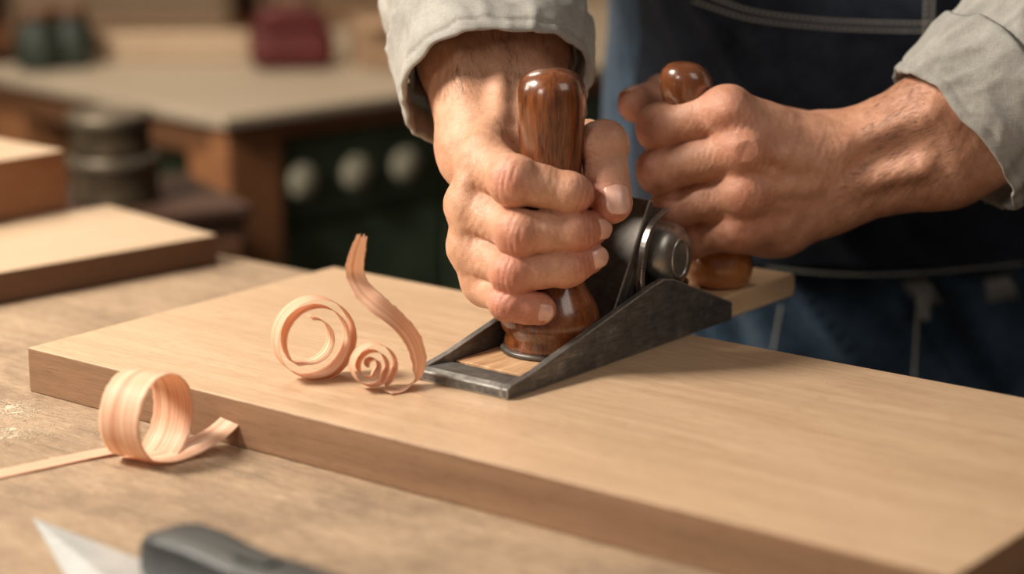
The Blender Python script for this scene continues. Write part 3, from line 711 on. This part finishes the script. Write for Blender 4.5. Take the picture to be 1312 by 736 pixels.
# ------------------------------------------------------------------ shavings
def ribbon(name, cen, wd, wid, label, m=10, world_group=None, ragged=0):
    cen = np.array(cen, float); wd = np.array([nrm(x) for x in wd]); wid = np.array(wid, float)
    P = catmull(cen, m); W = catmull(wd, m); ws = catmull(np.c_[wid, wid], m)[:, 0]
    na = 11; V = []; uv = []; acc = 0; npt = len(P)
    for i in range(npt):
        if i: acc += np.linalg.norm(P[i]-P[i-1])
        t = nrm(P[min(i+1, npt-1)]-P[max(0, i-1)]); w = nrm(W[i]-t*np.dot(W[i], t)); nn = np.cross(t, w)
        for k in range(na):
            u = k/(na-1); sd = 3.0 if k < 5 else 9.0
            e = .05*noise.noise(Vector((acc*190, sd, 0)))+ragged*max(0, noise.noise(Vector((acc*330, sd, 7))))*2
            rip = .00012*noise.noise(Vector((acc*200, u*1.0, 5)))
            tip = t*(.005*abs(noise.noise(Vector((u*4, 2.2, npt*.37))))) if i == npt-1 else 0
            V.append(P[i]+w*ws[i]*(u-.5)*(1+e)+nn*rip+tip); uv.append((u, acc*30))
    o = add(name, V, grid_faces(npt, na), M['shaving'], world=True, smooth=True, solid=.00010)
    ul = o.data.uv_layers.new(name='UVMap')
    for lp in o.data.loops: ul.data[lp.index].uv = uv[lp.vertex_index]
    tag(o, label, 'wood shaving', world_group); return o
def coil(c, ax, q, r0, r1, th0, th1, n, ofs=.0015):
    out = []
    for i in range(n):
        f = i/(n-1); r = r0+(r1-r0)*f; a = math.radians(th0+(th1-th0)*f)
        out.append(c+q*r*math.cos(a)+V3(0, 0, 1)*r*math.sin(a)+ax*ofs*f)
    return out
# big curl on the board
ax = nrm(V3(.42, -.90, .0)); q = nrm(V3(.90, .42, 0))
g = PZ(401, 485, T); c = g+V3(0, 0, .0214)
pts = coil(c, ax, q, .0226, .0192, -75, 300, 28)+coil(c+V3(.0006, 0, -.0004), ax, q, .0184, .0158, 315, 585, 20, .001)+coil(c+V3(-.001, 0, .0005), ax, q, .0135, .0098, 610, 800, 16, -.001)
ribbon('wood_shaving', pts, [ax]*len(pts), [.0115]*len(pts), 'large round shaving curl standing on the pale board, left of the smaller tight curl', 3)
# small tight curl
g = PZ(477, 499, T); c = g+V3(0, 0, .0124); ax = nrm(V3(.34, -.93, .08)); q = nrm(V3(.93, .34, 0))
pts = coil(c, ax, q, .0124, .0098, -60, 300, 22)+coil(c+V3(-.0008, 0, 0), ax, q, .0088, .0058, 325, 640, 18)+coil(c+V3(-.0008, 0, .0005), ax, q, .0046, .0022, 670, 900, 12)
ribbon('wood_shaving', pts, [ax]*len(pts), [.0105]*len(pts), 'smallest tightly rolled shaving on the pale board, between big curl and hand plane', 4)
# tall wavy ribbon rising at the toe of the plane
bs = PZ(515, 497, T)[1]
def rb(px, py, dy=0): return PY(px, py, bs+dy)
cen = [PZ(495, 502, T+.0012), PZ(517, 497, T+.0012), rb(533, 484, .001), rb(537, 462, .003), rb(528, 434, .002), rb(509, 411, -.003), rb(485, 391, -.004), rb(465, 372, 0), rb(455, 351, .003), rb(457, 328, .0), rb(463, 306, -.002)]
wdd = [(.2, 1, 0), (.3, 1, 0), (.45, .9, .2), (.6, .8, .2), (.55, .7, .4), (.35, .75, .6), (.3, .7, .75), (.55, .6, .5), (.9, .35, .1), (.95, .25, .05), (.9, .3, .3)]
ribbon('wood_shaving', cen, wdd, [.009, .0105, .0110, .0110, .0108, .0108, .0108, .0104, .0095, .0085, .0060], 'tall wavy shaving ribbon rising upright beside the toe of the hand plane', 9, ragged=.12)
# curl lying on the bench in front
ax = nrm(V3(.89, -.46, 0)); q = nrm(V3(.46, .89, 0))
g = PZ(190, 588, 0); c = g+V3(0, 0, .0222)
ring_ = coil(c, ax*0, q, .0222, .0212, -110, 240, 28)
tl = [PZ(-60, 620, .0006), PZ(-10, 610, .0006), PZ(50, 597, .0008), PZ(105, 585, .001)]
wt_ = [(-.2, 1, 0), (-.2, 1, 0), (-.25, 1, 0), (-.5, .9, 0)]
rt = [c+q*.004+V3(0, 0, -.0208)+V3(.004, -.006, 0), c+q*.016+V3(.010, -.008, -.0195), c+q*.030+V3(.018, -.010, -.014), c+q*.040+V3(.023, -.010, -.006)]
pts = ring_+rt
ribbon('wood_shaving', pts, [ax]*len(ring_)+[ax]*4, [.024]*len(ring_)+[.022, .018, .014, .012], 'wide looped shaving lying on the workbench in front of the pale board', 4, ragged=.04)
ribbon('wood_shaving', tl+[PZ(150, 576, .002)], wt_+[(-.5, .9, 0)], [.011, .012, .012, .012, .010], 'long flat shaving strip on the workbench, leading left from the looped shaving', 8)

# ------------------------------------------------------------------ sawdust
def bench_inside_board(p):
    d = p-cA; x = d@bdir; y = d@V3(-bdir[1], bdir[0], 0); return -.002 < x < bl and -.002 < y < bw
V, Fs = [], []
def chip(p, s, flat=.8):
    k = len(V); a = random.uniform(0, 6.28); e = random.uniform(.4, 1.4)
    ca, sa = math.cos(a), math.sin(a)
    for dx, dy, dz in ((-1, -.6, 0), (1, -.5, .0), (.8, .6, .25), (-.9, .5, .1), (0, 0, .7)):
        dx *= e; V.append(p+V3((dx*ca-dy*sa)*s, (dx*sa+dy*ca)*s, dz*s*flat+.0001))
    Fs.extend([(k, k+1, k+4), (k+1, k+2, k+4), (k+2, k+3, k+4), (k+3, k, k+4), (k+3, k+2, k+1, k)])
for _ in range(5200):
    r = random.random()
    if r < .45:
        k_ = random.choice([(4, 556, 26, 5), (20, 526, 20, 6), (12, 540, 40, 18)]); px, py = random.gauss(k_[0], k_[2]), random.gauss(k_[1], k_[3])
    elif r < .7: px, py = random.uniform(-40, 330), random.uniform(480, 640)
    else: px, py = random.uniform(-60, 700), random.uniform(400, 760)
    p = PZ(px, py, 0)
    if bench_inside_board(p): continue
    chip(p, random.uniform(.00015, .00055)*(1.8 if r < .04 else 1))
for _ in range(12):
    px, py = random.gauss(8, 16), random.choice([526, 554, 558])+random.gauss(0, 3)
    chip(PZ(px, py, 0), random.uniform(.002, .0036), .2)
o = add('sawdust', V, Fs, M['dust'], world=True); tag(o, 'scattered pale sawdust and chips on the workbench top', 'sawdust', kind='stuff')
V, Fs = [], []
for _ in range(320):
    px, py = (random.gauss(620, 120), random.gauss(545, 18)) if random.random() < .6 else (random.uniform(300, 1250), random.uniform(470, 640))
    p = PZ(px, py, T); d = p-cA; x = d@bdir; y = d@V3(-bdir[1], bdir[0], 0)
    if not (.01 < x < bl-.01 and .01 < y < bw-.01): continue
    rel = p-PO
    if -.005 < rel@ex < .28 and -.004 < rel@ey < .065: continue
    chip(p, random.uniform(.0002, .0006))
o = add('sawdust', V, Fs, M['dust'], world=True); tag(o, 'fine sparse sawdust specks on top of the pale board', 'sawdust', kind='stuff')

# ------------------------------------------------------------------ front tools
tipb = PZ(42, 664, .0008); e1 = PZ(260, 748, .0008); e2 = PZ(98, 762, .0008)
mid = e1*.3+e2*.7
bl_ = thing('marking_blade', 'pointed bright steel blade lying on the workbench beside the black handle', 'blade', tuple(tipb-V3(0, 0, .0008)))
up = V3(0, 0, .0022)
far1, far2, farm = e1+(e1-tipb)*.5, e2+(e2-tipb)*.5, mid+(mid-tipb)*.5
Vb = [tipb, far1, farm+up*1.6, far2, tipb-V3(0, 0, .0007), far1-V3(0, 0, .0007), far2-V3(0, 0, .0007)]
add('blade', Vb, [(0, 2, 1), (0, 3, 2), (4, 5, 6), (0, 1, 5, 4), (0, 4, 6, 3), (1, 2, 3, 6, 5)], M['blade'], bl_, world=True)
ha0 = PZ(206, 697, .012); ha1 = PZ(420, 778, .012)
hd = nrm((ha1-ha0)*V3(1, 1, 0)); hs = V3(-hd[1], hd[0], 0)
kn = thing('utility_knife', 'black plastic knife handle lying on the workbench at the front edge', 'knife', (ha0[0], ha0[1], 0), math.atan2(hd[1], hd[0]))
secs = [(0, .0095, .006), (.0012, .0120, .0085), (.004, .0135, .0100), (.012, .0145, .0108), (.030, .0142, .0110), (.045, .0132, .0104), (.060, .0128, .0100), (.075, .0135, .0105), (.10, .0140, .0105), (.13, .0130, .0100), (.15, .0110, .008)]
V = []
for x, w, hgt in secs:
    for k in range(32):
        a = 2*PI*k/32; c_, s_ = math.cos(a), math.sin(a)
        V.append((x, w*math.copysign(abs(c_)**.42, c_), hgt+.0002+hgt*math.copysign(abs(s_)**.42, s_)))
Fs = grid_faces(len(secs), 32, True)+[tuple(range(32)), tuple((len(secs)-1)*32+i for i in range(32))[::-1]]
add('grip', V, Fs, M['black'], kn, smooth=False)
add('slider_button', *box(.052, .072, -.005, .005, .0195, .0225), M['black'], kn, bevel=.001)

# ------------------------------------------------------------------ stock on the left of the bench
pc = V3(-.198, 1.422, 0); u1 = nrm(V3(-.1215, -.111, 0))
a1 = math.atan2(u1[1], u1[0])
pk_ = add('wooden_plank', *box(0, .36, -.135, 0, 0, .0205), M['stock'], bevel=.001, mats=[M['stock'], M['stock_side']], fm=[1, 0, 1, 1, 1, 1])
pk_.location = tuple(pc); pk_.rotation_euler = (0, 0, a1)
tag(pk_, 'pale plank with dark sawn edge lying on the workbench left of the board', 'plank')
bq = PZ(88, 268, .0205)
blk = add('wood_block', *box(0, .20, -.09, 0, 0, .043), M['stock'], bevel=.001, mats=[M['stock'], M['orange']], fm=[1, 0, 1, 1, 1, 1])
blk.location = (bq[0], bq[1]-.004, .0207); blk.rotation_euler = (0, 0, a1+.12)
tag(blk, 'thick pale wood block stacked on top of the plank at far left', 'wood block')

# ------------------------------------------------------------------ far workbench with green cabinet
K0 = V3(-.273, 2.05, FZ); e = nrm(V3(.72, .69, 0)); ae = math.atan2(e[1], e[0]); hb = -FZ
fb = thing('cabinet_workbench', 'blurred second workbench with cream top and dark green cabinet behind the pale board', 'workbench', tuple(K0), ae)
add('tabletop', *box(-.012, 1.5, -.012, .46, hb-.012, hb), M['far_bench'], fb, bevel=.003)
add('front_rail', *box(0, 1.48, 0, .03, hb-.030, hb-.012), M['orange'], fb, bevel=.002)
add('side_rail', *box(0, .03, .03, .44, hb-.045, hb-.012), M['brown'], fb, bevel=.002)
for lx, ly in ((0, 0), (1.41, 0), (0, .37), (1.41, .37)):
    add('leg', *box(lx, lx+.066, ly, ly+.066, 0, hb-.030), M['orange'], fb, bevel=.003)
add('cabinet_body', *box(.068, 1.40, .03, .42, .12, hb-.031), M['green'], fb, bevel=.003)
for a in (.0823+.012, .1585+.006, .231, .40, .48, .56):
    V, Fs = lathe([(.006, 0), (.008, .006), (.0175, .009), (.0185, .012), (.017, .016), (.010, .019)], 28)
    V = [(a+x, .0178-z, hb-.078+y) for x, y, z in V]
    add('knob', V, Fs, M['cream'], fb, smooth=True)
for a0 in (.07, .30, .62, .95):
    w_ = .22 if a0 < .1 else .31
    add('drawer_front', *box(a0+.004, a0+w_, .018, .0298, hb-.120, hb-.035), M['green'], fb, bevel=.002)
    add('drawer_front', *box(a0+.004, a0+w_, .018, .0298, hb-.40, hb-.130), M['green'], fb, bevel=.002)
def on_far(px, py, z=0): return PZ(px, py, z)
p = on_far(372, 88)
rt_ = thing('toolbox', 'small dark red rounded metal toolbox on the cream topped far workbench', 'toolbox', (p[0], p[1]+.02, .0), ae-.6)
add('toolbox_body', *box(-.046, .046, -.035, .035, 0, .046), M['red'], rt_, bevel=.016, seg=6)
add('toolbox_lid', *extrude_xz([(-.040, .046), (.040, .046), (.040, .052), (.030, .061), (.014, .066), (-.014, .066), (-.030, .061), (-.040, .052)], -.030, .030), M['red'], rt_, bevel=.005, seg=3)
add('toolbox_handle', *tube([(-.022, 0, .065), (-.019, 0, .084), (.019, 0, .084), (.022, 0, .065)], .004, 10), M['dark_steel'], rt_, smooth=True)
p = on_far(485, 90)
cb = thing('carton', 'open beige cardboard carton right of the red toolbox on the far workbench', 'box', (p[0]+.01, p[1]+.05, 0), ae-.5)
add('carton_body', *merge(box(-.04, .04, -.03, -.027, 0, .055), box(-.04, .04, .027, .03, 0, .055), box(-.04, -.037, -.027, .027, 0, .055), box(.037, .04, -.027, .027, 0, .055), box(-.037, .037, -.027, .027, 0, .003)), M['card'], cb)
add('flap', [(-.04, -.03, .055), (.04, -.03, .055), (.038, -.048, .045), (-.038, -.048, .045)], [(0, 1, 2, 3)], M['card'], cb, solid=.002)
p = on_far(225, 76)
oc = add('timber_offcut', *box(-.085, .085, -.02, .02, 0, .030), M['stock'], bevel=.002); oc.location = (p[0], p[1], 0); oc.rotation_euler = (0, 0, .06)
tag(oc, 'long pale timber offcut on the far workbench, left of the red toolbox', 'timber')
s0 = PZ(150, 262, -.047)
cbd = thing('cupboard', 'narrow dark brown wooden cupboard standing left of the green cabinet', 'cupboard', (s0[0], s0[1]+.03, FZ), .5)
sh_ = -.047-FZ
add('cupboard_body', *box(-.085, .085, -.08, .08, .03, sh_-.012), M['wall'], cbd, bevel=.003)
add('cupboard_top', *box(-.09, .09, -.085, .085, sh_-.012, sh_), M['wall'], cbd, bevel=.003)
add('cupboard_plinth', *box(-.08, .08, -.075, .075, 0, .03), M['wall'], cbd)
dr = add('cupboard_door', *box(-.078, .078, -.088, -.080, .05, sh_-.03), M['brown'], cbd, bevel=.002)
add('handle', *tube([(.06, -.088, .48), (.06, -.104, .49), (.06, -.104, .55), (.06, -.088, .56)], .004, 8), M['brass'], dr, smooth=True)
for k, (zz, r, hh_) in enumerate([(-.047, .040, .042), (-.0045, .036, .036)]):
    cn = thing('tin', ['lower and wider of two stacked dull brass tins on the dark cupboard', 'upper and smaller of two stacked dull brass tins on the dark cupboard'][k], 'tin', (s0[0]-.005-.002*k, s0[1]+.02, zz))
    add('tin_body', *lathe([(r-.002, 0), (r, .002), (r-.001, .005), (r-.001, hh_-.012), (r, hh_-.010)], 36), M['brass'], cn, smooth=True)
    add('lid', *lathe([(r+.0008, hh_-.010), (r+.002, hh_-.008), (r+.002, hh_-.002), (r, hh_), (r-.004, hh_), (r-.006, hh_-.001)], 36), M['pewter'], cn, smooth=True)
# back wall storage rack
rk = thing('storage_rack', 'brown wooden storage rack against the back wall of the workshop', 'rack', (-.9, 4.2, FZ))
for z in (.35, .74, 1.15, 1.6):
    add('shelf', *box(-1.3, 1.6, -.25, .25, z-.03, z), M['orange'], rk, bevel=.002)
for x in (-1.27, -.45, .75, 1.57):
    for y in (-.23, .23): add('upright', *box(x-.03, x+.03, y-.02, y+.02, 0, 2.0), M['brown'], rk, bevel=.002)
for i, (x, w, hgt, mt, lb) in enumerate([(-1.62, .30, .12, 'stock', 'pale timber bundle at the left end of the back rack'), (-.72, .40, .10, 'stock', 'long low stack of pale timber on the back rack'),
                                        (-.34, .24, .12, 'card', 'brown crate near the middle of the back rack'), (.25, .34, .10, 'stock', 'pale timber bundle on the back rack behind the forearm')]):
    t_ = thing('timber_bundle' if mt == 'stock' else 'crate', lb, 'timber' if mt == 'stock' else 'crate', (x, 4.08, FZ+.7405))
    nb = 3
    for k in range(nb):
        add('slat', *box(-w/2, w/2, -.1, .1, hgt*k/nb+.001, hgt*(k+1)/nb-.003), M[mt], t_, bevel=.003)
for k, (px, py) in enumerate([(22, 92), (66, 88)]):
    p = on_far(px, py)
    j_ = thing('jar', ['dark green glazed jar at far left of the cream topped bench', 'second dark green jar, right of the first on the far bench'][k], 'jar', (p[0]+.02, p[1]+.02, 0))
    add('jar_body', *lathe([(.020, 0), (.024, .005), (.026, .025), (.024, .042), (.017, .050), (.017, .056)], 30), M['dkgreen_glass'], j_, smooth=True)
    add('lid', *lathe([(.019, .056), (.020, .060), (.019, .066), (.004, .068)], 30), M['brown'], j_, smooth=True)

# ------------------------------------------------------------------ light
def area(name, loc, tgt, size, energy, col):
    l = bpy.data.lights.new(name, 'AREA'); l.size = size; l.energy = energy; l.color = col
    o = bpy.data.objects.new(name, l); COL.objects.link(o); o.location = loc
    o.rotation_euler = (Vector(tgt)-Vector(loc)).to_track_quat('-Z', 'Y').to_euler(); return o
area('key_light', (-1.0, 1.0, 1.02), (.05, 1.12, .05), .30, 32, (1, .90, .78))
area('front_light', (-.95, -.1, .75), (.1, 1.15, .05), .4, 5.0, (1, .91, .80))
area('fill_light', (1.0, .3, 1.1), (.25, 1.3, 0), .7, 4.2, (1, .89, .78))
area('back_light', (-.7, 2.7, 1.5), (0, 1.2, 0), .5, 11, (1, .86, .70))
area('room_light', (-.5, 3.3, 1.8), (-.5, 4.0, 0), 1.2, 19, (1, .75, .52))
area('cabinet_light', (-.9, 1.3, .55), (.0, 2.25, -.1), .4, 5.5, (1, .90, .74))
w = bpy.data.worlds.new('world'); bpy.context.scene.world = w; w.use_nodes = True
bgn = w.node_tree.nodes['Background']; bgn.inputs[0].default_value = (.95, .88, .80, 1); bgn.inputs[1].default_value = .10

# ------------------------------------------------------------------ camera
cd = bpy.data.cameras.new('camera'); cam = bpy.data.objects.new('camera', cd); COL.objects.link(cam)
cam.location = (0, 0, H); cam.rotation_euler = (PI/2-TH, 0, 0); cd.sensor_width = 36; cd.lens = FP/1312*36
cd.clip_start = .05
cd.dof.use_dof = True; cd.dof.focus_distance = 1.13; cd.dof.aperture_fstop = 3.4
bpy.context.scene.camera = cam
bpy.context.scene.view_settings.view_transform = 'Standard'
